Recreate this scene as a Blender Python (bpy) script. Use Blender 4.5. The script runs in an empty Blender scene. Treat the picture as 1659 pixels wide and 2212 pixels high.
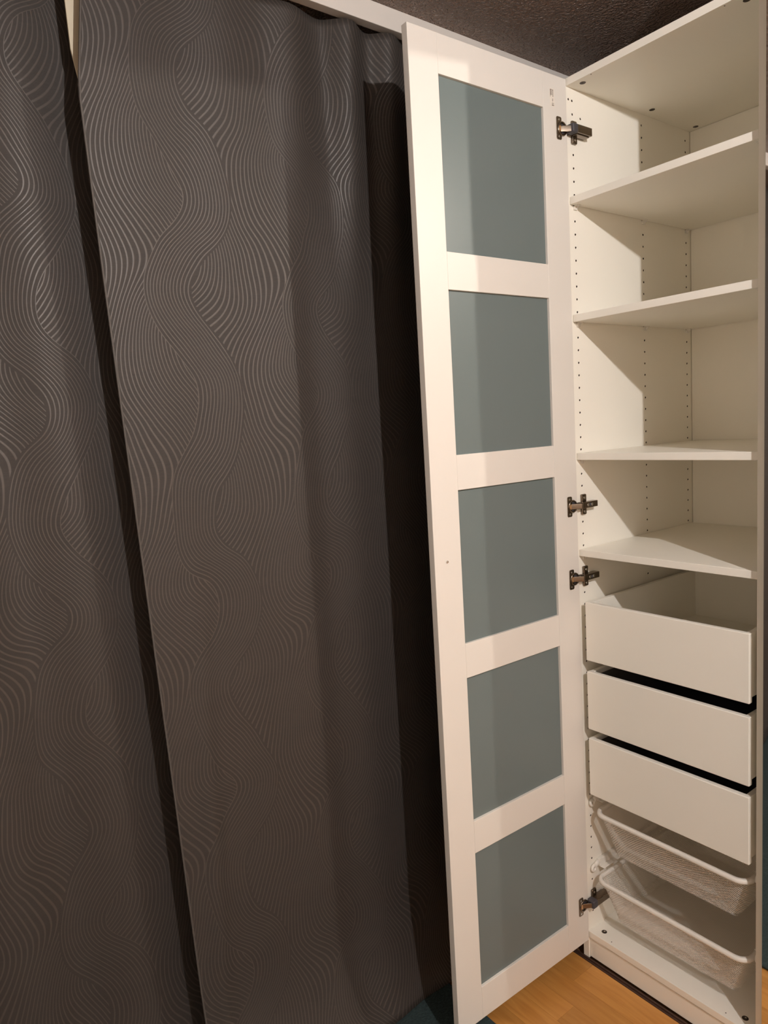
import bpy, bmesh, math, random
from mathutils import Vector, Matrix
random.seed(7)
S = bpy.context.scene
COL = S.collection
PI = math.pi

# ------------------------------------------------------------------ camera
cam_d = bpy.data.cameras.new('camera'); cam = bpy.data.objects.new('camera', cam_d); COL.objects.link(cam)
cam.location = (1.1946, -1.5162, 1.5404)
cam.rotation_euler = (1.45022, 0.05979, 0.92075)
cam_d.sensor_fit = 'VERTICAL'; cam_d.sensor_height = 24.0; cam_d.sensor_width = 18.0
cam_d.lens = 1530.08 * 24.0 / 2212.0
cam_d.clip_start = 0.02
S.camera = cam
# ------------------------------------------------------------------ world, lamps, exposure
W = bpy.data.worlds.new('world'); S.world = W; W.use_nodes = True
W.node_tree.nodes['Background'].inputs[0].default_value = (1.0, 0.86, 0.72, 1)
W.node_tree.nodes['Background'].inputs[1].default_value = 0.01
S.view_settings.view_transform = 'Standard'; S.view_settings.look = 'None'
S.view_settings.gamma = 1.0; S.view_settings.use_curve_mapping = False
S.view_settings.exposure = 0.0
S.cycles.diffuse_bounces = 8; S.cycles.max_bounces = 14
def lamp(name, loc, power, col, r):
    l = bpy.data.lights.new(name, 'POINT'); l.energy = power; l.color = col; l.shadow_soft_size = r
    o = bpy.data.objects.new(name, l); COL.objects.link(o); o.location = loc
    return o
lamp('ceiling_bulb', (2.0, -1.03, 2.41), 122, (1.0, 0.955, 0.93), 0.020)        # bulb at the ceiling of the room
lamp('mirror_image_bulb', (1.60, 0.636, 2.41), 55, (1.0, 0.91, 0.80), 0.014)       # added: stands in for the ceiling bulb's reflection in a mirrored door

def spot(name, loc, aim, power, col, size, r):
    l = bpy.data.lights.new(name, 'SPOT'); l.energy = power; l.color = col; l.shadow_soft_size = r; l.spot_size = size; l.spot_blend = 0.6
    o = bpy.data.objects.new(name, l); COL.objects.link(o); o.location = loc
    o.rotation_euler = (Vector(aim) - Vector(loc)).to_track_quat('-Z', 'Y').to_euler()
    return o
# added fill light, out of view, bounced off the wall behind the camera
spot('fill_spot', (2.1, -1.25, 2.41), (1.3, -3.2, 1.2), 55, (1.0, 0.95, 0.92), math.radians(95), 0.03)

# ------------------------------------------------------------------ helpers
class B:
    def __init__(s): s.v = []; s.f = []; s.m = []; s.uv = None
    def add(s, vs, fs, mi=0):
        o = len(s.v); s.v += [tuple(v) for v in vs]
        for f in fs: s.f.append(tuple(i + o for i in f)); s.m.append(mi)
        return s
    def box(s, x0, x1, y0, y1, z0, z1, mi=0):
        vs = [(x, y, z) for x in (x0, x1) for y in (y0, y1) for z in (z0, z1)]
        return s.add(vs, [(0, 1, 3, 2), (4, 6, 7, 5), (0, 4, 5, 1), (2, 3, 7, 6), (0, 2, 6, 4), (1, 5, 7, 3)], mi)
    def prism(s, prof, axis, a, b, mi=0):
        # prof: list of 2d points in the two other axes (cyclic order)
        def P(p, t):
            return {'x': (t, p[0], p[1]), 'y': (p[0], t, p[1]), 'z': (p[0], p[1], t)}[axis]
        n = len(prof)
        vs = [P(p, a) for p in prof] + [P(p, b) for p in prof]
        fs = [tuple(range(n)), tuple(range(2 * n - 1, n - 1, -1))] + [(i, i + n, (i + 1) % n + n, (i + 1) % n) for i in range(n)]
        return s.add(vs, fs, mi)
    def cyl(s, axis, c, r, a, b, n=16, mi=0, r2=None):
        r2 = r if r2 is None else r2
        pr = [(c[0] + r * math.cos(2 * PI * i / n), c[1] + r * math.sin(2 * PI * i / n)) for i in range(n)]
        p2 = [(c[0] + r2 * math.cos(2 * PI * i / n), c[1] + r2 * math.sin(2 * PI * i / n)) for i in range(n)]
        def P(p, t):
            return {'x': (t, p[0], p[1]), 'y': (p[0], t, p[1]), 'z': (p[0], p[1], t)}[axis]
        vs = [P(p, a) for p in pr] + [P(p, b) for p in p2]
        fs = [tuple(range(n)), tuple(range(2 * n - 1, n - 1, -1))] + [(i, i + n, (i + 1) % n + n, (i + 1) % n) for i in range(n)]
        return s.add(vs, fs, mi)
    def torus(s, axis, c, t, R, r, n=20, m=8, mi=0, sx=1.0):
        vs = []; fs = []
        for i in range(n):
            A = 2 * PI * i / n
            for j in range(m):
                q = 2 * PI * j / m
                u = c[0] + (R + r * math.cos(q)) * math.cos(A) * sx; w = c[1] + (R + r * math.cos(q)) * math.sin(A); h = t + r * math.sin(q)
                vs.append({'x': (h, u, w), 'y': (u, h, w), 'z': (u, w, h)}[axis])
        for i in range(n):
            for j in range(m):
                fs.append((i * m + j, ((i + 1) % n) * m + j, ((i + 1) % n) * m + (j + 1) % m, i * m + (j + 1) % m))
        return s.add(vs, fs, mi)
    def sweep(s, path, prof, closed=True, mi=0):
        # path: list of 3d points, prof: (side, up) offsets; side is horizontal outward
        n = len(path); m = len(prof); vs = []; fs = []
        for i, p in enumerate(path):
            a = Vector(path[(i - 1) % n] if closed or i > 0 else p); b = Vector(path[(i + 1) % n] if closed or i < n - 1 else p)
            t = (b - a).normalized(); up = Vector((0, 0, 1)); sd = t.cross(up).normalized(); up = sd.cross(t)
            for q in prof: vs.append(Vector(p) + sd * q[0] + up * q[1])
        for i in range(n if closed else n - 1):
            for j in range(m):
                fs.append((i * m + j, ((i + 1) % n) * m + j, ((i + 1) % n) * m + (j + 1) % m, i * m + (j + 1) % m))
        if not closed: fs += [tuple(range(m)), tuple(range(n * m - 1, n * m - m - 1, -1))]
        return s.add(vs, fs, mi)
    def map(s, fn): s.v = [tuple(fn(*v)) for v in s.v]; return s

WORLD = {}
def link(o, wloc, parent):
    COL.objects.link(o); WORLD[o.name] = Vector(wloc)
    if parent: o.parent = parent; o.location = Vector(wloc) - WORLD[parent.name]
    else: o.location = wloc
    return o
def empty(name, wloc, parent=None):
    o = bpy.data.objects.new(name, None); o.empty_display_size = 0.05
    return link(o, wloc, parent)
def obj(name, b, mats, parent=None, bevel=0.0, seg=2, smooth=False, base=False, fixn=True):
    if not isinstance(mats, (list, tuple)): mats = [mats]
    xs, ys, zs = zip(*b.v)
    c = Vector(((min(xs) + max(xs)) / 2, (min(ys) + max(ys)) / 2, min(zs) if base else (min(zs) + max(zs)) / 2))
    me = bpy.data.meshes.new(name)
    me.from_pydata([tuple(Vector(v) - c) for v in b.v], [], b.f)
    for m in mats: me.materials.append(m)
    if len(mats) > 1: me.polygons.foreach_set('material_index', b.m)
    if b.uv is not None:
        ul = me.uv_layers.new(name='UVMap')
        for lp in me.loops: ul.data[lp.index].uv = b.uv[lp.vertex_index]
    if fixn:
        bm = bmesh.new(); bm.from_mesh(me); bmesh.ops.recalc_face_normals(bm, faces=bm.faces); bm.to_mesh(me); bm.free()
    me.update()
    o = bpy.data.objects.new(name, me); link(o, c, parent)
    if bevel > 0:
        md = o.modifiers.new('bevel', 'BEVEL'); md.width = bevel; md.segments = seg; md.limit_method = 'ANGLE'; md.angle_limit = math.radians(40)
        me.polygons.foreach_set('use_smooth', [True] * len(me.polygons))
        wn = o.modifiers.new('wn', 'WEIGHTED_NORMAL'); wn.keep_sharp = True
    elif smooth:
        me.polygons.foreach_set('use_smooth', [True] * len(me.polygons))
    return o
def tag(o, label, cat, group=None):
    o['label'] = label; o['category'] = cat
    if group: o['group'] = group
    return o
def struct(o, label=None):
    o['kind'] = 'structure'
    if label: o['label'] = label
    return o

# ------------------------------------------------------------------ materials
def new_mat(name):
    m = bpy.data.materials.new(name); m.use_nodes = True
    nt = m.node_tree; return m, nt, nt.nodes['Principled BSDF']
def N(nt, t, **kw):
    n = nt.nodes.new(t)
    for k, v in kw.items():
        if k.startswith('i_'): n.inputs[int(k[2:])].default_value = v
        else: setattr(n, k, v)
    return n
def L(nt, a, b): nt.links.new(a, b)
def plain(name, col, rough, metal=0.0, spec=0.5, noise=0.0, nscale=30.0, bump=0.0):
    m, nt, p = new_mat(name)
    p.inputs['Base Color'].default_value = (*col, 1); p.inputs['Roughness'].default_value = rough
    p.inputs['Metallic'].default_value = metal; p.inputs['Specular IOR Level'].default_value = spec
    tc = N(nt, 'ShaderNodeTexCoord'); nz = N(nt, 'ShaderNodeTexNoise'); nz.inputs['Scale'].default_value = nscale; nz.inputs['Detail'].default_value = 3
    L(nt, tc.outputs['Object'], nz.inputs['Vector'])
    if noise:
        mx = N(nt, 'ShaderNodeMix', data_type='RGBA'); mx.inputs['A'].default_value = (*[c * (1 - noise) for c in col], 1); mx.inputs['B'].default_value = (*[min(1, c * (1 + noise)) for c in col], 1)
        L(nt, nz.outputs['Fac'], mx.inputs['Factor']); L(nt, mx.outputs['Result'], p.inputs['Base Color'])
    if bump:
        bp = N(nt, 'ShaderNodeBump'); bp.inputs['Strength'].default_value = bump; bp.inputs['Distance'].default_value = 0.001
        L(nt, nz.outputs['Fac'], bp.inputs['Height']); L(nt, bp.outputs['Normal'], p.inputs['Normal'])
    return m
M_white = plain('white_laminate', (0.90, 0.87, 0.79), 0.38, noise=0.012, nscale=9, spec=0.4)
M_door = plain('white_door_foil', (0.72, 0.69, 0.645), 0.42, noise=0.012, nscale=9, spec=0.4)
M_wire = plain('white_coated_wire', (0.80, 0.76, 0.70), 0.4, noise=0.02)
M_plastic = plain('white_plastic', (0.80, 0.77, 0.71), 0.35, noise=0.02)
M_steel = plain('nickel_steel', (0.23, 0.185, 0.145), 0.27, metal=1.0, noise=0.1, nscale=60)
M_chrome = plain('chrome', (0.75, 0.73, 0.72), 0.12, metal=1.0, noise=0.05)
M_copper = plain('copper_insert', (0.62, 0.36, 0.18), 0.35, metal=0.6, noise=0.1)
M_dkplastic = plain('blue_grey_plastic', (0.055, 0.052, 0.062), 0.5, noise=0.08)
M_camlock = plain('dark_zinc', (0.075, 0.06, 0.05), 0.4, metal=0.7, noise=0.2, nscale=200)
M_hole = plain('dark_hole', (0.06, 0.04, 0.03), 0.8, noise=0.1)
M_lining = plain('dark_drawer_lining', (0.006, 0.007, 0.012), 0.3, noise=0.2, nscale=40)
M_print = plain('black_print', (0.12, 0.09, 0.07), 0.6, noise=0.1)
M_paper = plain('clear_label', (0.76, 0.71, 0.64), 0.4, noise=0.02)
M_wall = plain('wall_paint', (0.78, 0.72, 0.63), 0.85, noise=0.05, nscale=6, bump=0.2)
M_dwall = plain('alcove_paint', (0.05, 0.048, 0.046), 0.9, noise=0.1, nscale=6)
M_beam = plain('white_batten_paint', (0.66, 0.62, 0.58), 0.5, noise=0.02)
M_mirror = plain('mirror_glass', (0.85, 0.86, 0.86), 0.02, metal=1.0)
M_trim = plain('dark_brown_trim', (0.055, 0.026, 0.017), 0.45, noise=0.2, nscale=50)

# frosted glass
M_glass, nt, p = new_mat('frosted_glass')
p.inputs['Base Color'].default_value = (0.19, 0.235, 0.235, 1); p.inputs['Roughness'].default_value = 0.36; p.inputs['Specular IOR Level'].default_value = 0.35
p.inputs['Transmission Weight'].default_value = 0.25; p.inputs['IOR'].default_value = 1.45
tc = N(nt, 'ShaderNodeTexCoord'); nz = N(nt, 'ShaderNodeTexNoise'); nz.inputs['Scale'].default_value = 900
L(nt, tc.outputs['Object'], nz.inputs['Vector'])
bp = N(nt, 'ShaderNodeBump'); bp.inputs['Strength'].default_value = 0.15; bp.inputs['Distance'].default_value = 0.0003
L(nt, nz.outputs['Fac'], bp.inputs['Height']); L(nt, bp.outputs['Normal'], p.inputs['Normal'])

# woodchip ceiling
M_ceil, nt, p = new_mat('woodchip_ceiling')
p.inputs['Base Color'].default_value = (0.34, 0.245, 0.20, 1); p.inputs['Roughness'].default_value = 0.33; p.inputs['Specular IOR Level'].default_value = 0.5
tc = N(nt, 'ShaderNodeTexCoord'); mp = N(nt, 'ShaderNodeMapping'); L(nt, tc.outputs['Object'], mp.inputs['Vector'])
nz = N(nt, 'ShaderNodeTexNoise'); nz.inputs['Scale'].default_value = 125; nz.inputs['Detail'].default_value = 2.0; nz.inputs['Roughness'].default_value = 0.5
L(nt, mp.outputs['Vector'], nz.inputs['Vector'])
cr = N(nt, 'ShaderNodeValToRGB'); cr.color_ramp.elements[0].position = 0.42; cr.color_ramp.elements[1].position = 0.62
L(nt, nz.outputs['Fac'], cr.inputs['Fac'])
bp = N(nt, 'ShaderNodeBump'); bp.inputs['Strength'].default_value = 1.0; bp.inputs['Distance'].default_value = 0.007
L(nt, cr.outputs['Color'], bp.inputs['Height']); L(nt, bp.outputs['Normal'], p.inputs['Normal'])

# wood stave floor: tint varies per stave object
def wood_mat():
    m, nt, p = new_mat('beech_stave')
    tc = N(nt, 'ShaderNodeTexCoord'); oi = N(nt, 'ShaderNodeObjectInfo')
    mp = N(nt, 'ShaderNodeMapping'); mp.inputs['Scale'].default_value = (4, 40, 40); L(nt, tc.outputs['Object'], mp.inputs['Vector'])
    va = N(nt, 'ShaderNodeVectorMath', operation='ADD'); vm = N(nt, 'ShaderNodeVectorMath', operation='SCALE'); vm.inputs['Scale'].default_value = 90
    cb = N(nt, 'ShaderNodeCombineXYZ'); L(nt, oi.outputs['Random'], cb.inputs[0]); L(nt, oi.outputs['Random'], cb.inputs[1]); L(nt, cb.outputs[0], vm.inputs[0])
    L(nt, mp.outputs['Vector'], va.inputs[0]); L(nt, vm.outputs[0], va.inputs[1])
    nz = N(nt, 'ShaderNodeTexNoise'); nz.inputs['Scale'].default_value = 1.6; nz.inputs['Detail'].default_value = 5; nz.inputs['Distortion'].default_value = 0.6
    L(nt, va.outputs[0], nz.inputs['Vector'])
    cr = N(nt, 'ShaderNodeValToRGB'); e = cr.color_ramp.elements
    e[0].position = 0.25; e[0].color = (0.46, 0.195, 0.042, 1); e[1].position = 0.75; e[1].color = (0.62, 0.31, 0.082, 1)
    L(nt, nz.outputs['Fac'], cr.inputs['Fac'])
    hs = N(nt, 'ShaderNodeHueSaturation'); mr = N(nt, 'ShaderNodeMapRange'); mr.inputs['To Min'].default_value = 0.9; mr.inputs['To Max'].default_value = 1.08
    L(nt, oi.outputs['Random'], mr.inputs['Value']); L(nt, mr.outputs[0], hs.inputs['Value']); L(nt, cr.outputs['Color'], hs.inputs['Color'])
    L(nt, hs.outputs['Color'], p.inputs['Base Color']); p.inputs['Roughness'].default_value = 0.38
    return m
M_wood = wood_mat()

# teal rug
M_rug, nt, p = new_mat('teal_rug_pile')
tc = N(nt, 'ShaderNodeTexCoord'); nz = N(nt, 'ShaderNodeTexNoise'); nz.inputs['Scale'].default_value = 260; nz.inputs['Detail'].default_value = 4
mp = N(nt, 'ShaderNodeMapping'); mp.inputs['Scale'].default_value = (1, 0.45, 1); L(nt, tc.outputs['Object'], mp.inputs['Vector']); L(nt, mp.outputs['Vector'], nz.inputs['Vector'])
cr = N(nt, 'ShaderNodeValToRGB'); e = cr.color_ramp.elements; e[0].position = 0.3; e[0].color = (0.012, 0.026, 0.028, 1); e[1].position = 0.7; e[1].color = (0.035, 0.062, 0.062, 1)
L(nt, nz.outputs['Fac'], cr.inputs['Fac']); L(nt, cr.outputs['Color'], p.inputs['Base Color']); p.inputs['Roughness'].default_value = 0.95
bp = N(nt, 'ShaderNodeBump'); bp.inputs['Strength'].default_value = 0.9; bp.inputs['Distance'].default_value = 0.003
L(nt, nz.outputs['Fac'], bp.inputs['Height']); L(nt, bp.outputs['Normal'], p.inputs['Normal'])

# patterned curtain cloth (uv in metres of cloth)
def curtain_mat():
    m, nt, p = new_mat('charcoal_wave_cloth')
    uv = N(nt, 'ShaderNodeTexCoord'); sp = N(nt, 'ShaderNodeSeparateXYZ'); L(nt, uv.outputs['UV'], sp.inputs[0])
    def V(x):
        if isinstance(x, (int, float)):
            n = N(nt, 'ShaderNodeValue'); n.outputs[0].default_value = x; return n.outputs[0]
        return x
    def mth(op, a, b=0.0, c=0.0):
        n = N(nt, 'ShaderNodeMath', operation=op)
        for i, q in enumerate((a, b, c)):
            if isinstance(q, (int, float)): n.inputs[i].default_value = q
            else: L(nt, q, n.inputs[i])
        return n.outputs[0]
    nz = N(nt, 'ShaderNodeTexNoise'); nz.inputs['Scale'].default_value = 3.6; nz.inputs['Detail'].default_value = 1.5
    L(nt, uv.outputs['UV'], nz.inputs['Vector'])
    sn = N(nt, 'ShaderNodeSeparateColor'); L(nt, nz.outputs['Color'], sn.inputs[0])
    u = mth('ADD', sp.outputs[0], mth('MULTIPLY', mth('SUBTRACT', sn.outputs[0], 0.5), 0.045))
    v = mth('ADD', sp.outputs[1], mth('MULTIPLY', mth('SUBTRACT', sn.outputs[1], 0.5), 0.16))
    Lv = 2 * PI / 0.43
    P = 0.29; Ku = 2 * PI / P
    def wave(ph, amp): return mth('MULTIPLY', mth('SINE', mth('MULTIPLY_ADD', v, Lv, ph)), amp)
    # families of flowing lines, cut where one bundle runs under the next
    frac = lambda x: mth('FRACT', x)
    def fam(d, e, a1, a2):
        sv = mth('SINE', mth('MULTIPLY_ADD', v, Lv, d)); su = mth('SINE', mth('MULTIPLY_ADD', u, Ku, e))
        return mth('ADD', u, mth('ADD', mth('MULTIPLY', mth('MULTIPLY', sv, su), a1), mth('MULTIPLY', mth('SINE', mth('MULTIPLY_ADD', v, Lv, d + e)), a2)))
    fA = fam(0.0, 0.0, 0.021, 0.040); fB = fam(1.3, 0.8, 0.021, 0.040)
    par = mth('LESS_THAN', mth('FRACT', mth('DIVIDE', fA, P)), 0.45)
    phA = mth('MULTIPLY', fB, 106.0); phB = mth('MULTIPLY', fA, 106.0)
    mixp = N(nt, 'ShaderNodeMix', data_type='FLOAT'); L(nt, par, mixp.inputs[0]); L(nt, phA, mixp.inputs[2]); L(nt, phB, mixp.inputs[3])
    s = mth('SINE', mth('MULTIPLY', mixp.outputs[0], 2 * PI))
    mr = N(nt, 'ShaderNodeMapRange', interpolation_type='SMOOTHSTEP'); L(nt, s, mr.inputs['Value']); mr.inputs['From Min'].default_value = 0.35; mr.inputs['From Max'].default_value = 0.95
    line = mr.outputs[0]
    # weave and slubs
    mp = N(nt, 'ShaderNodeMapping'); mp.inputs['Scale'].default_value = (60, 700, 1); L(nt, uv.outputs['UV'], mp.inputs['Vector'])
    n2 = N(nt, 'ShaderNodeTexNoise'); n2.inputs['Scale'].default_value = 1.0; n2.inputs['Detail'].default_value = 2; L(nt, mp.outputs['Vector'], n2.inputs['Vector'])
    weave = mth('MULTIPLY', mth('SINE', mth('MULTIPLY', sp.outputs[0], 2 * PI * 420)), mth('SINE', mth('MULTIPLY', sp.outputs[1], 2 * PI * 420)))
    mp3 = N(nt, 'ShaderNodeMapping'); mp3.inputs['Scale'].default_value = (5, 30, 1); L(nt, uv.outputs['UV'], mp3.inputs['Vector'])
    n3 = N(nt, 'ShaderNodeTexNoise'); n3.inputs['Scale'].default_value = 1.0; n3.inputs['Detail'].default_value = 3; L(nt, mp3.outputs['Vector'], n3.inputs['Vector'])
    f = mth('ADD', mth('MULTIPLY', line, 0.50), mth('ADD', mth('MULTIPLY', n2.outputs['Fac'], 0.36), mth('MULTIPLY', n3.outputs['Fac'], 0.12)))
    f = mth('ADD', f, mth('MULTIPLY', weave, 0.13))
    cr = N(nt, 'ShaderNodeValToRGB'); e = cr.color_ramp.elements
    e[0].position = 0.05; e[0].color = (0.0185, 0.0152, 0.0134, 1); e[1].position = 0.95; e[1].color = (0.082, 0.067, 0.058, 1)
    rg = N(nt, 'ShaderNodeMapRange'); L(nt, line, rg.inputs['Value']); rg.inputs['To Min'].default_value = 0.72; rg.inputs['To Max'].default_value = 0.44; L(nt, rg.outputs[0], p.inputs['Roughness'])
    L(nt, f, cr.inputs['Fac']); L(nt, cr.outputs['Color'], p.inputs['Base Color'])
    p.inputs['Roughness'].default_value = 0.58; p.inputs['Specular IOR Level'].default_value = 0.55
    bp = N(nt, 'ShaderNodeBump'); bp.inputs['Strength'].default_value = 0.35; bp.inputs['Distance'].default_value = 0.0008
    L(nt, f, bp.inputs['Height']); L(nt, bp.outputs['Normal'], p.inputs['Normal'])
    return m
M_curt = curtain_mat()

# ------------------------------------------------------------------ the room
CZ = 2.515
floor = struct(obj('floor', B().box(-0.85, 3.3, -3.2, 2.0, -0.06, -0.008), plain('floor_base', (0.20, 0.10, 0.04), 0.7)), 'beech strip parquet floor')
struct(obj('ceiling', B().box(-0.85, 3.3, -3.2, 2.0, CZ, CZ + 0.05), M_ceil), 'brownish woodchip textured ceiling')
struct(obj('wall_left', B().box(-0.90, -0.85, -3.2, 2.0, -0.06, CZ + 0.05), M_dwall), 'dark wall behind the curtains')
struct(obj('wall_back', B().box(-0.90, 3.3, -3.25, -3.2, -0.06, CZ + 0.05), M_wall))
struct(obj('wall_right', B().box(3.3, 3.35, -3.25, 2.05, -0.06, CZ + 0.05), M_wall))
struct(obj('wall_far', B().box(-0.90, 3.35, 2.0, 2.05, -0.06, CZ + 0.05), M_wall))
struct(obj('wall_rear', B().box(-0.85, 0.498, 0.585, 0.64, 0.0, CZ), M_wall), 'wall the wardrobe stands against')
struct(obj('trim_1', B().box(-0.215, -0.19, -2.9, 0.583, 2.466, CZ), M_beam, bevel=0.0015), 'white batten on the ceiling above the curtains')
light_cut = B().box(0.482, 1.75, -0.03, -0.004, 2.364, CZ).box(0.4988, 1.75, -0.03, 0.042, 2.3512, 2.364).box(0.482, 0.498, -0.004, 0.583, 2.3615, CZ)  # added boards: top edge of the stand-in bulb's light patch, and leak stop
struct(obj('light_cut_board', light_cut, M_beam), 'added out-of-view white board cutting off the stand-in bulb light at the top')
ft = B()
ft.prism([(-0.0125, -0.008), (-0.0125, 0.001), (-0.0112, 0.002), (-0.0095, 0.002), (-0.009, 0.0), (-0.006, 0.0), (-0.005, 0.0035), (-0.0005, 0.0035), (-0.0005, -0.008)], 'x', -0.6, 0.498)
struct(obj('trim_3', ft, M_trim), 'dark brown grooved floor strip in front of the plinth')

# floor staves (seams along x, 68 mm rows)
row = 0.0685; rows = 0; n_st = 0
far = B()
yy = -0.0305 + row * 1
r = 0
def stave(b, x0, x1, y0, y1): b.box(x0 + 0.0001, x1 - 0.0001, y0 + 0.0001, y1 - 0.0001, -0.0085, 0.0)
starts = {0: 0.04, 2: 0.095, 1: -0.06, 3: 0.21, 4: -0.12}
for r in range(0, 40):
    y1 = -0.0305 - row * r + (0.0175 if r == 0 else 0); y0 = -0.0305 - row * (r + 1)
    x = starts.get(r, random.uniform(-0.3, 0.1))
    cuts = [x]
    while cuts[-1] < 3.3: cuts.append(cuts[-1] + random.uniform(0.24, 0.48))
    while cuts[0] > -0.85: cuts.insert(0, cuts[0] - random.uniform(0.24, 0.48))
    for a, b_ in zip(cuts[:-1], cuts[1:]):
        a = max(a, -0.85); b_ = min(b_, 3.3)
        if b_ - a < 0.01: continue
        if r < 7 and a < 1.2 and b_ > -0.4:
            q = B(); stave(q, a, b_, y0, y1); obj('stave', q, M_wood, floor, bevel=0.0003, seg=1)
        else: stave(far, a, b_, y0, y1)
far.box(0.5, 3.3, -0.0178, 2.0, -0.0085, 0.0)
o = obj('stave_field', far, M_wood, floor); o['kind'] = 'stuff'

rug = B().box(-0.30, 1.9, -2.4, -0.3655, 0.0005, 0.008)
tag(obj('rug', rug, M_rug, bevel=0.003, base=True), 'dark teal woven rug lying under the curtains and open door', 'rug')

# ------------------------------------------------------------------ curtains
def lerp(a, b, t): return a + (b - a) * t
def pw(x, pts):
    if x <= pts[0][0]: return pts[0][1]
    for (x0, y0), (x1, y1) in zip(pts[:-1], pts[1:]):
        if x <= x1:
            t = (x - x0) / (x1 - x0); t = t * t * (3 - 2 * t); return y0 + (y1 - y0) * t
    return pts[-1][1]
top_wave = [(-1.12, -0.226), (-1.0, -0.222), (-0.90, -0.228), (-0.80, -0.219), (-0.71, -0.226), (-0.640, -0.2125), (-0.553, -0.234), (-0.490, -0.196), (-0.424, -0.225), (-0.372, -0.195), (-0.30, -0.226), (-0.23, -0.20), (-0.16, -0.226), (-0.03, -0.21)]
low_wave = [(-1.12, -0.236), (-1.00, -0.233), (-0.90, -0.238), (-0.80, -0.236), (-0.69, -0.228), (-0.62, -0.236), (-0.54, -0.230), (-0.44, -0.238), (-0.36, -0.231), (-0.25, -0.238), (-0.03, -0.231)]
def right_x(y, z):
    t = max(0.0, min(1.0, (2.46 - z) / 0.75)); t = t * t * (3 - 2 * t)
    x = lerp(pw(y, top_wave), pw(y, low_wave), t)
    x += 0.009 * math.exp(-((y + 0.955 + 0.03 * (1.2 - z)) / 0.022) ** 2) * max(0.0, min(1.0, (1.35 - z) / 0.8))
    if z < 0.32:
        k = (0.32 - z) / 0.32
        x += (0.064 + 0.016 * max(0.0, min(1.0, (-0.40 - y) / 0.25))) * k ** 2.2 + 0.006 * k * (1.4 - k) * math.sin(y * 27 + z * 12)
    return x
def cloth(ny, nz, ycoord, xf, ztop, zbot):
    b = B(); b.uv = []
    for j in range(nz + 1):
        z = lerp(ztop, zbot, j / nz)
        for i in range(ny + 1):
            y = ycoord(i / ny, z); b.v.append((xf(y, z), y, z)); b.uv.append((y + 3.0, z))
    for j in range(nz):
        for i in range(ny):
            a = j * (ny + 1) + i; b.f.append((a, a + 1, a + ny + 2, a + ny + 1)); b.m.append(0)
    return b
def ry(u, z):
    yl = -1.095 + (2.19 - z) * (0.033 if z < 2.19 else -0.12)
    return lerp(yl, -0.035, u)
cr_ = tag(empty('window_curtain', (-0.2, -0.55, 0)), 'charcoal wave-patterned curtain panel hanging beside and behind the open wardrobe door', 'curtain', 'charcoal patterned curtains')
def curtain_panel(name, b, par):
    o = obj(name, b, M_curt, par, smooth=True, fixn=False)
    sd = o.modifiers.new('thick', 'SOLIDIFY'); sd.thickness = 0.0016; sd.offset = -1
    return o
curtain_panel('cloth', cloth(260, 150, ry, right_x, 2.459, 0.0095), cr_)
hem = B()
pts = []
for j in range(61):
    z = lerp(2.455, 0.02, j / 60); y = ry(0, z); pts.append((right_x(y, z) + 0.0012, y + 0.002, z))
hb = B(); hb.uv = None
path = pts; prof = [(0.0022 * math.cos(a), 0.0022 * math.sin(a)) for a in [i * PI / 3 for i in range(6)]]
vs = []; fs = []
for p in path:
    for q in prof: vs.append((p[0] + q[0], p[1] + q[1], p[2]))
for i in range(len(path) - 1):
    for j in range(6): fs.append((i * 6 + j, (i + 1) * 6 + j, (i + 1) * 6 + (j + 1) % 6, i * 6 + (j + 1) % 6))
hb.add(vs, fs)
M_hem = plain('curtain_hem', (0.085, 0.075, 0.068), 0.6, noise=0.15, nscale=300)
obj('hem_edge', hb, M_hem, cr_, smooth=True)
lt = B()
lt.prism([(-1.0925, 2.459), (-1.050, 2.459), (-1.050, 2.20), (-1.077, 2.20), (-1.0895, 2.275)], 'x', -0.268, -0.264)
o = obj('lining_edge', lt, plain('cream_lining', (0.62, 0.55, 0.42), 0.8, noise=0.05), cr_); o['label'] = 'cream lining strip showing in the gap'

left_wave = [(-2.3, -0.33), (-2.1, -0.30), (-1.9, -0.335), (-1.72, -0.30), (-1.55, -0.335), (-1.40, -0.305), (-1.30, -0.335), (-1.19, -0.312), (-1.08, -0.326), (-0.9, -0.326)]
def left_x(y, z):
    x = pw(y + (2.3 - z) * -0.03, left_wave)
    if z < 0.35: x += 0.05 * ((0.35 - z) / 0.35) ** 2
    return x
cl = tag(empty('window_curtain', (-0.32, -1.6, 0)), 'charcoal wave-patterned curtain panel tucked behind the other at the left edge', 'curtain', 'charcoal patterned curtains')
curtain_panel('cloth', cloth(160, 60, lambda u, z: lerp(-2.25, -0.99, u), left_x, 2.459, 0.0095), cl)

# ------------------------------------------------------------------ wardrobe
wr = tag(empty('wardrobe', (0.249, 0.283, 0.0)), 'tall narrow white wardrobe with open frosted-glass door, shelves, drawers and mesh baskets', 'wardrobe')
X0, X1, XR = 0.018, 0.4825, 0.4985
TOP, DEP, ZB = 2.36, 0.576, 0.0858
YB = 0.567

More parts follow.
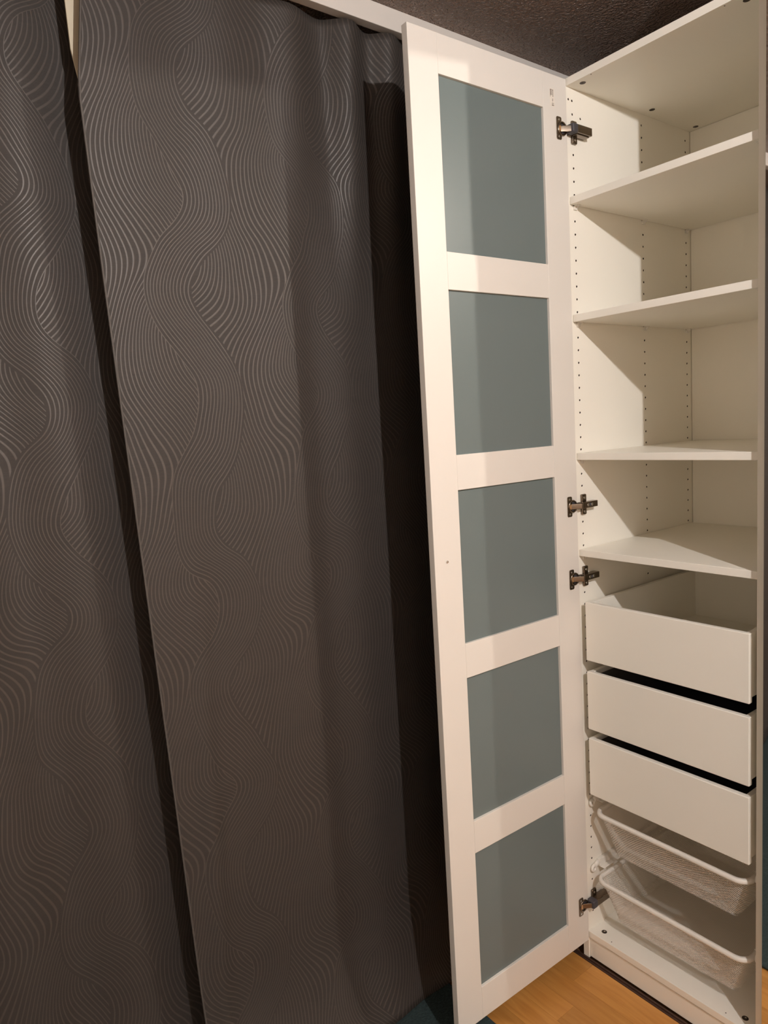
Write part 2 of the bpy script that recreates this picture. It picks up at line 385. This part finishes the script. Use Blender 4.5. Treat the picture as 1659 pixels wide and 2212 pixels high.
# side panels with bored rows of peg holes
h0 = 2.3127
rows_y = [(0.0234, h0), (0.3212, 2.0246 + 0.032 * 9), (0.5426, 2.0252 + 0.032 * 9)]
def bored(name, px0, px1, inner, side):
    pan = obj(name, B().box(px0, px1, 0.0, DEP, 0.0015, TOP), M_white, wr)
    cut = B()
    pts = []
    for y, zt in rows_y:
        z = zt
        while z > 0.13: pts.append((y, z)); z -= 0.032
    pts += [(0.0095, h0 + 0.001), (0.055, h0 - 0.036)]
    for y, z in pts:
        cut.cyl('x', (y, z), 0.0026, inner - 0.010, inner + 0.010, 8)
    co = obj('cutter', cut, M_hole)
    md = pan.modifiers.new('holes', 'BOOLEAN'); md.operation = 'DIFFERENCE'; md.object = co; md.solver = 'EXACT'; md.material_mode = 'TRANSFER' if hasattr(md, 'material_mode') else 'INDEX'
    bpy.context.view_layer.update()
    dg = bpy.context.evaluated_depsgraph_get()
    me = bpy.data.meshes.new_from_object(pan.evaluated_get(dg))
    pan.modifiers.clear(); pan.data = me
    bpy.data.objects.remove(co)
    bv = pan.modifiers.new('bevel', 'BEVEL'); bv.width = 0.0006; bv.segments = 1; bv.limit_method = 'ANGLE'; bv.angle_limit = math.radians(80)
    return pan
bored('side_panel', 0.0, X0, X0, 1)
bored('side_panel', X1, XR, X1, -1)
obj('top_panel', B().box(X0, X1, 0.0, DEP - 0.004, TOP - 0.018, TOP), M_white, wr, bevel=0.0008)
obj('bottom_panel', B().box(X0, X1, 0.0, DEP - 0.004, ZB - 0.018, ZB), M_white, wr, bevel=0.0008)
obj('back_panel', B().box(X0 + 0.0016, X1 - 0.0016, YB, YB + 0.003, ZB, TOP - 0.0188), M_white, wr)
obj('plinth', B().box(X0 + 0.001, X1 - 0.001, 0.0045, 0.02, 0.006, ZB - 0.0232).box(X0, X1, 0.02, 0.024, 0.002, ZB - 0.018), M_white, wr, bevel=0.001)
obj('plinth_strip', B().box(X0 + 0.0004, X0 + 0.055, 0.001, 0.0045, ZB - 0.0205, ZB - 0.0185), M_white, wr)
# cam fasteners
def fastener(x, y, z, up):
    b = B(); zz = z - 0.0006 if up else z - 0.004
    b.cyl('z', (x, y), 0.0075, zz, zz + 0.0046, 18)
    if up: b.box(x - 0.004, x + 0.004, y - 0.0007, y + 0.0007, zz - 0.0004, zz); b.box(x - 0.0007, x + 0.0007, y - 0.004, y + 0.004, zz - 0.0004, zz)
    o = obj('cam_fastener', b, M_camlock, wr, bevel=0.0005, seg=1)
    if not up:
        obj('bolt_head', B().cyl('z', (x + 0.0005, y + 0.0012), 0.0024, z + 0.0005, z + 0.0011, 10), M_chrome, o)
for x, y in ((0.051, 0.024), (0.050, 0.323), (0.049, 0.545), (0.446, 0.027), (0.447, 0.323), (0.448, 0.545)): fastener(x, y, TOP - 0.018, True)
for x, y in ((0.050, 0.029), (0.443, 0.033)): fastener(x, y, ZB, False)
for x, y, z in ((0.089, 0.0055, TOP - 0.0185), (0.411, 0.007, TOP - 0.0185), (0.087, 0.0105, ZB - 0.0035), (0.406, 0.0135, ZB - 0.0035)): obj('pilot_hole', B().cyl('z', (x, y), 0.0014, z, z + 0.004, 8), M_hole, wr)

# shelves with pins
SH = [2.0811, 1.7930, 1.4405, 1.1850]
YS = 0.0035
for zt in SH:
    s = obj('shelf', B().box(X0 + 0.0012, X1 - 0.0012, YS, YB - 0.002, zt - 0.018, zt), M_white, wr, bevel=0.0011)
    for side in (0, 1):
        for y in (0.0234, 0.3212, 0.5426):
            b = B(); zb = zt - 0.018
            sx = 1 if side == 0 else -1; xw = X0 if side == 0 else X1
            def X(d): return xw + sx * d
            b.box(min(X(0), X(0.004)), max(X(0), X(0.004)), y - 0.006, y + 0.006, zb - 0.011, zb)
            b.box(min(X(0), X(0.013)), max(X(0), X(0.013)), y - 0.006, y + 0.006, zb - 0.002, zb)
            b.prism([(X(0.0035), zb - 0.010), (X(0.012), zb - 0.0015), (X(0.0035), zb - 0.0015)], 'y', y + 0.0025, y + 0.0045)
            obj('shelf_pin', b, M_plastic, wr)

# drawers
def drawer(z0, z1, dark, yf=-0.005):
    d = empty('drawer', (0.254, 0.25, (z0 + z1) / 2), wr)
    xa, xb = 0.039, 0.469
    obj('front', B().box(xa, xb, yf, yf + 0.0145, z0, z1), M_white, d, bevel=0.002, seg=2)
    for q in (0, 1):
        x = xa + 0.001 if q == 0 else xb - 0.013
        obj('side', B().box(x, x + 0.012, yf + 0.0145, 0.532, z0 + 0.012, z1 - 0.0005), M_white, d, bevel=0.0012)
    obj('back', B().box(xa + 0.013, xb - 0.013, 0.520, 0.532, z0 + 0.012, z1 - 0.0005), M_white, d, bevel=0.0008)
    obj('bottom', B().box(xa + 0.013, xb - 0.013, yf + 0.0145, 0.520, z0 + 0.012, z0 + 0.0175), M_white, d)
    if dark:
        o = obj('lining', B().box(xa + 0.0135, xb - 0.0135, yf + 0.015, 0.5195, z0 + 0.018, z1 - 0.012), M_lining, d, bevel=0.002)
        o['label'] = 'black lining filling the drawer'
    for q in (0, 1):
        x0, x1 = (X0 + 0.0008, xa - 0.0005) if q == 0 else (xb + 0.0005, X1 - 0.0008)
        obj('runner', B().box(x0, x1, 0.045, 0.52, z0 + 0.012, z0 + 0.024), M_steel if False else M_wire, d, bevel=0.001)
drawer(0.887, 1.0465, False)
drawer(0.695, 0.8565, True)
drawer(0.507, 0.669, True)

# wire mesh baskets
def rr(x0, x1, y0, y1, r, z, n=8):
    pts = []
    for cx, cy, a0 in ((x1 - r, y0 + r, -PI / 2), (x1 - r, y1 - r, 0), (x0 + r, y1 - r, PI / 2), (x0 + r, y0 + r, PI)):
        for i in range(n + 1):
            a = a0 + PI / 2 * i / n; pts.append((cx + r * math.cos(a), cy + r * math.sin(a), z))
    return pts
BX0, BX1, BY0, BY1 = 0.043, 0.466, -0.004, 0.540
HB = 0.119
def basket_mesh():
    """diamond lattice of flat strands on tapered walls and floor; z=0 at the rim"""
    b = B()
    t0, t1 = (BX0 + 0.007, BX1 - 0.007, BY0 + 0.007, BY1 - 0.007), (BX0 + 0.041, BX1 - 0.045, BY0 + 0.040, BY1 - 0.036)
    cw, chh, st = 0.0076, 0.0060, 0.28
    def patch(P, nu, nv):
        # P(u,v) -> point ; diamonds centred on a staggered grid, each a ring of 4 quads
        for j in range(nv):
            for i in range(nu + 1):
                cu = i + (0.5 if j % 2 else 0.0); cv = (j + 1) * 0.5
                if cu > nu or (cu == 0 and False): continue
                q = [(cu - 0.5, cv), (cu, cv - 0.5), (cu + 0.5, cv), (cu, cv + 0.5)]
                q = [(min(max(a, 0), nu), c_) for a, c_ in q]
                if len(set(q)) < 4: continue
                inn = [(cu + (a - cu) * (1 - st), cv + (c_ - cv) * (1 - st)) for a, c_ in q]
                vs = [P(a / nu, c_ / (nv / 2 + 0.5)) for a, c_ in q + inn]
                b.add(vs, [(0, 1, 5, 4), (1, 2, 6, 5), (2, 3, 7, 6), (3, 0, 4, 7)])
    n = 48
    def loop(t, r, z): return rr(t[0], t[1], t[2], t[3], r, z, 6)
    top = loop(t0, 0.030, -0.001); bot = loop(t1, 0.026, -HB)
    # resample both loops by arc length
    def samp(pts):
        pts = pts + [pts[0]]; d = [0]
        for a, c_ in zip(pts[:-1], pts[1:]): d.append(d[-1] + (Vector(c_) - Vector(a)).length)
        def f(u):
            x = (u % 1.0) * d[-1] if u < 1 else d[-1]
            for k in range(len(pts) - 1):
                if x <= d[k + 1] + 1e-12:
                    w = (x - d[k]) / max(d[k + 1] - d[k], 1e-9); return Vector(pts[k]).lerp(Vector(pts[k + 1]), w)
            return Vector(pts[-1])
        return f, d[-1]
    # walls as corresponding points (same index on both loops) to keep corners aligned
    ptsT = top + [top[0]]; ptsB = bot + [bot[0]]
    d = [0]
    for a, c_ in zip(ptsT[:-1], ptsT[1:]): d.append(d[-1] + (Vector(c_) - Vector(a)).length)
    import bisect
    def wall(u, v):
        x = min(max(u, 0.0), 1.0) * d[-1]; k = min(max(bisect.bisect_right(d, x) - 1, 0), len(d) - 2)
        w = (x - d[k]) / max(d[k + 1] - d[k], 1e-9)
        p0 = Vector(ptsT[k]).lerp(Vector(ptsT[k + 1]), w); p1 = Vector(ptsB[k]).lerp(Vector(ptsB[k + 1]), w)
        return p0.lerp(p1, v)
    patch(wall, int(d[-1] / cw), int(2 * HB / chh))
    def bottom(u, v): return Vector((lerp(t1[0], t1[1], u), lerp(t1[2], t1[3], v), -HB))
    patch(bottom, int((t1[1] - t1[0]) / cw), int(2 * (t1[3] - t1[2]) / chh))
    return b
bm_ = basket_mesh()
mesh_shared = None
rim_prof = [(-0.0055, -0.0045), (-0.0045, 0.004), (-0.003, 0.0055), (0.003, 0.0055), (0.0055, 0.004), (0.0065, -0.0015), (0.0055, -0.0055), (-0.004, -0.0055)]
for zr in (0.453, 0.256):
    k = empty('mesh_basket', (0.254, 0.268, zr), wr)
    obj('rim', B().sweep(rr(BX0 + 0.006, BX1 - 0.006, BY0 + 0.006, BY1 - 0.006, 0.030, zr, 8), rim_prof), M_plastic, k, smooth=True)
    if mesh_shared is None:
        mo = obj('wire_mesh', bm_, M_wire, k, fixn=False); mesh_shared = mo
        c0 = WORLD[mo.name].copy(); mo.location = c0 + Vector((0, 0, zr)) - WORLD[k.name]
    else:
        mo = mesh_shared.copy(); COL.objects.link(mo); mo.parent = k; mo.location = c0 + Vector((0, 0, zr)) - WORLD[k.name]
    mo['kind'] = 'stuff'
    for q in (0, 1):
        xa, xb = (X0 + 0.0005, X0 + 0.011) if q == 0 else (X1 - 0.011, X1 - 0.0005)
        rail = obj('basket_rail', B().box(xa, xb, 0.045, 0.53, zr + 0.010, zr + 0.032).box(*((xb, xb + 0.014) if q == 0 else (xa - 0.014, xa)), 0.045, 0.53, zr + 0.010, zr + 0.013), M_plastic, wr, bevel=0.002)
        kb = B(); xm = (xa + xb) / 2
        kb.torus('x', (0.0235, zr + 0.013), xm, 0.0075, 0.0042, 20, 8)
        kb.sweep([(xm, 0.030, zr + 0.017), (xm, 0.040, zr + 0.022), (xm, 0.050, zr + 0.022)], [(0.005 * math.cos(a), 0.009 * math.sin(a)) for a in [i * PI / 4 for i in range(8)]], closed=False)
        obj('rail_end', kb, M_plastic, rail, smooth=True)

# ------------------------------------------------------------------ door
xh, yh, ang = 0.0223, -0.0042, 0.01337
ZD0, ZD1, WD, TD = 0.0628, 2.3557, 0.497, 0.018
ca, sa = math.cos(ang), math.sin(ang)
def D(s, t, z): return (xh - s * sa - t * ca, yh - s * ca + t * sa, z)
door = empty('door', D(WD / 2, TD / 2, ZD0), wr)
def dpart(name, b, mat, bevel=0.0, **kw): return obj(name, b.map(D), mat, door, bevel=bevel, **kw)
SA, SB = 0.0855, 0.4165
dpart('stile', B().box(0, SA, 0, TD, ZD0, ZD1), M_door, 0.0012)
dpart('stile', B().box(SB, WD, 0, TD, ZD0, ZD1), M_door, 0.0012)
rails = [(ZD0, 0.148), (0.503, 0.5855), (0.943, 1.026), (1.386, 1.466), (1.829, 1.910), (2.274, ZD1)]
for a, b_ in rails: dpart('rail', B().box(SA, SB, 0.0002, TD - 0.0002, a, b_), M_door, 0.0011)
for (a0, a1), (b0, b1) in zip(rails[:-1], rails[1:]):
    dpart('glass_pane', B().box(SA - 0.004, SB + 0.004, 0.0070, 0.0108, a1 - 0.004, b0 + 0.004), M_glass)
dpart('handle_screw', B().cyl('x', (0, 0), 0.0034, -0.0018, 0.002, 14, r2=0.0034).map(lambda a, b, c: (0.460 + b, a, 1.228 + c)), M_chrome, 0.0008)
st = dpart('sticker', B().box(0.0445, 0.0605, -0.00025, 0.0001, 2.282, 2.323), M_paper)
pr = B()
def bar(s0, s1, z0, z1): pr.box(s0, s1, -0.0005, -0.0002, z0, z1)
# three printed columns (turned on their side), then short rows at the foot
for i in range(9): bar(0.0528, 0.0556 - 0.0006 * (i % 3), 2.3196 - i * 0.0016, 2.3204 - i * 0.0016)
for i in range(6): bar(0.0565, 0.0588 - 0.0005 * (i % 2), 2.3188 - i * 0.0024, 2.3205 - i * 0.0024)
for i in range(5): bar(0.0588, 0.0598, 2.3172 - i * 0.0035, 2.3200 - i * 0.0035)
bar(0.0490, 0.0512, 2.3185, 2.3205)
for i in range(7): bar(0.0485, 0.0512 - 0.0007 * (i % 2), 2.3170 - i * 0.0021, 2.3182 - i * 0.0021)
for i in range(4): bar(0.0500, 0.0522, 2.2985 - i * 0.0016, 2.2995 - i * 0.0016)
bar(0.0470, 0.0545, 2.2896, 2.2901); bar(0.0470, 0.0545, 2.2874, 2.2882)
for i in range(5): bar(0.0470 + i * 0.0016, 0.0480 + i * 0.0016, 2.2836, 2.2856)
pr.map(D); obj('print', pr, M_print, st.parent)

# ------------------------------------------------------------------ hinges
def rplate(s0, s1, z0, z1, r, t0, t1):
    pts = []
    for cx, cz, a0 in ((s1 - r, z0 + r, -PI / 2), (s1 - r, z1 - r, 0), (s0 + r, z1 - r, PI / 2), (s0 + r, z0 + r, PI)):
        for i in range(4):
            a = a0 + PI / 2 * i / 3; pts.append((cx + r * math.cos(a), cz + r * math.sin(a)))
    b = B(); b.prism([(p[0], p[1]) for p in pts], 'y', t0, t1); return b
def hinge(zc, kind, yaw=0.0):
    h = empty('hinge', (0.03, 0.01, zc), wr)
    # flange and cup on the door (s, t, z)
    fl = rplate(0.0225, 0.0405, zc - 0.0265, zc + 0.0265, 0.004, -0.0022, 0.0)
    obj('flange', fl.map(D), M_steel, h, bevel=0.0006, seg=1)
    cp = B().torus('y', (0.0205, zc), -0.0018, 0.0148, 0.0026, 24, 8).map(D)
    obj('cup', cp, M_steel, h, smooth=True)
    obj('cup_well', B().cyl('y', (0.0205, zc), 0.0135, -0.0008, 0.0, 20).map(D), M_dkplastic, h)
    obj('copper_pin', B().box(0.026, 0.0325, -0.0035, -0.0008, zc - 0.007, zc + 0.006).map(D), M_copper, h, bevel=0.001)
    for dz in (-0.0195, 0.0195):
        obj('flange_screw', B().cyl('y', (0.0325, zc + dz), 0.0030, -0.0030, -0.002, 10).map(D), M_chrome, h, bevel=0.0004, seg=1)
    # link from cup to arm
    lk = B()
    lk.prism([(D(0.027, 0, 0)[0] + 0.001, D(0.027, 0, 0)[1]), (0.0405, -0.0065), (0.0375, -0.002), (D(0.019, 0, 0)[0] + 0.001, D(0.019, 0, 0)[1])], 'z', zc - 0.0075, zc + 0.0065)
    obj('link', lk, M_steel, h, bevel=0.0008, seg=1)
    obj('link_rivet', B().box(0.0405, 0.0415, -0.0165, -0.009, zc - 0.003, zc + 0.002).map(lambda x, y, z: (x - 0.008, y, z)), M_chrome, h, bevel=0.0004, seg=1)
    # mounting plate on the side panel
    mp = B().box(X0, X0 + 0.007, 0.0135, 0.0325, zc - 0.027, zc - 0.006).box(X0, X0 + 0.007, 0.0135, 0.0325, zc + 0.006, zc + 0.0275)
    obj('mount_plate', mp, M_steel, h, bevel=0.0025)
    obj('base_rail', B().box(X0, X0 + 0.006, 0.000, 0.062, zc - 0.0105, zc + 0.007), M_steel, h, bevel=0.0008, seg=1)
    for dz in (-0.018, 0.018):
        obj('mount_screw', B().cyl('x', (0.023, zc + dz), 0.0036, X0 + 0.006, X0 + 0.0085, 12), M_chrome, h, bevel=0.0005, seg=1)
    if kind == 'plain':
        obj('arm', B().box(X0 + 0.0055, X0 + 0.0215, -0.003, 0.060, zc - 0.0075, zc + 0.0085), M_steel, h, bevel=0.001)
        for y in (0.020, 0.036):
            obj('arm_screw', B().cyl('x', (y, zc + 0.0005), 0.0040, X0 + 0.0205, X0 + 0.0225, 14), M_chrome, h, bevel=0.0006, seg=1)
        obj('arm_slot', B().box(X0 + 0.0213, X0 + 0.0219, 0.0245, 0.0315, zc - 0.003, zc + 0.004), M_dkplastic, h)
    else:
        o = obj('damper_cap', B().box(X0 + 0.004, X0 + 0.0275, -0.009, 0.012, zc - 0.010, zc + 0.012), M_dkplastic, h, bevel=0.004)
        o['label'] = 'blue-grey plastic damper cap'
        obj('damper_body', B().box(X0 + 0.0055, X0 + 0.0265, 0.010, 0.066, zc - 0.008, zc + 0.011), M_steel, h, bevel=0.0012)
        obj('damper_shoe', B().box(X0 + 0.003, X0 + 0.020, 0.014, 0.062, zc - 0.0105, zc - 0.0075), M_steel, h, bevel=0.0008, seg=1)
hinge(2.236, 'damped')
hinge(1.3035, 'plain')
hinge(1.1105, 'plain')
hinge(0.178, 'damped')

# ------------------------------------------------------------------ mirrored strip to the right
mir = tag(empty('mirror_strip', (0.515, -0.012, 0.06)), 'narrow tall mirrored panel edge right of the wardrobe reflecting the dark curtains', 'mirror')
obj('mirror_glass', B().box(0.5065, 0.5230, -0.0225, -0.0195, 0.005, 2.350), M_mirror, mir)
obj('backing_and_light_stop', B().box(0.5065, 0.5230, -0.0195, -0.001, 0.06, 2.350).box(0.4988, 0.5230, 0.006, 0.040, 0.0005, 2.3508).box(0.5065, 0.5230, -0.001, 0.006, 0.06, 2.350), M_white, mir)  # middle box is filler added to stop the stand-in bulb leaking past the panel
obj('foot', B().box(0.5068, 0.5228, -0.018, -0.001, 0.0005, 0.06), M_white, mir)
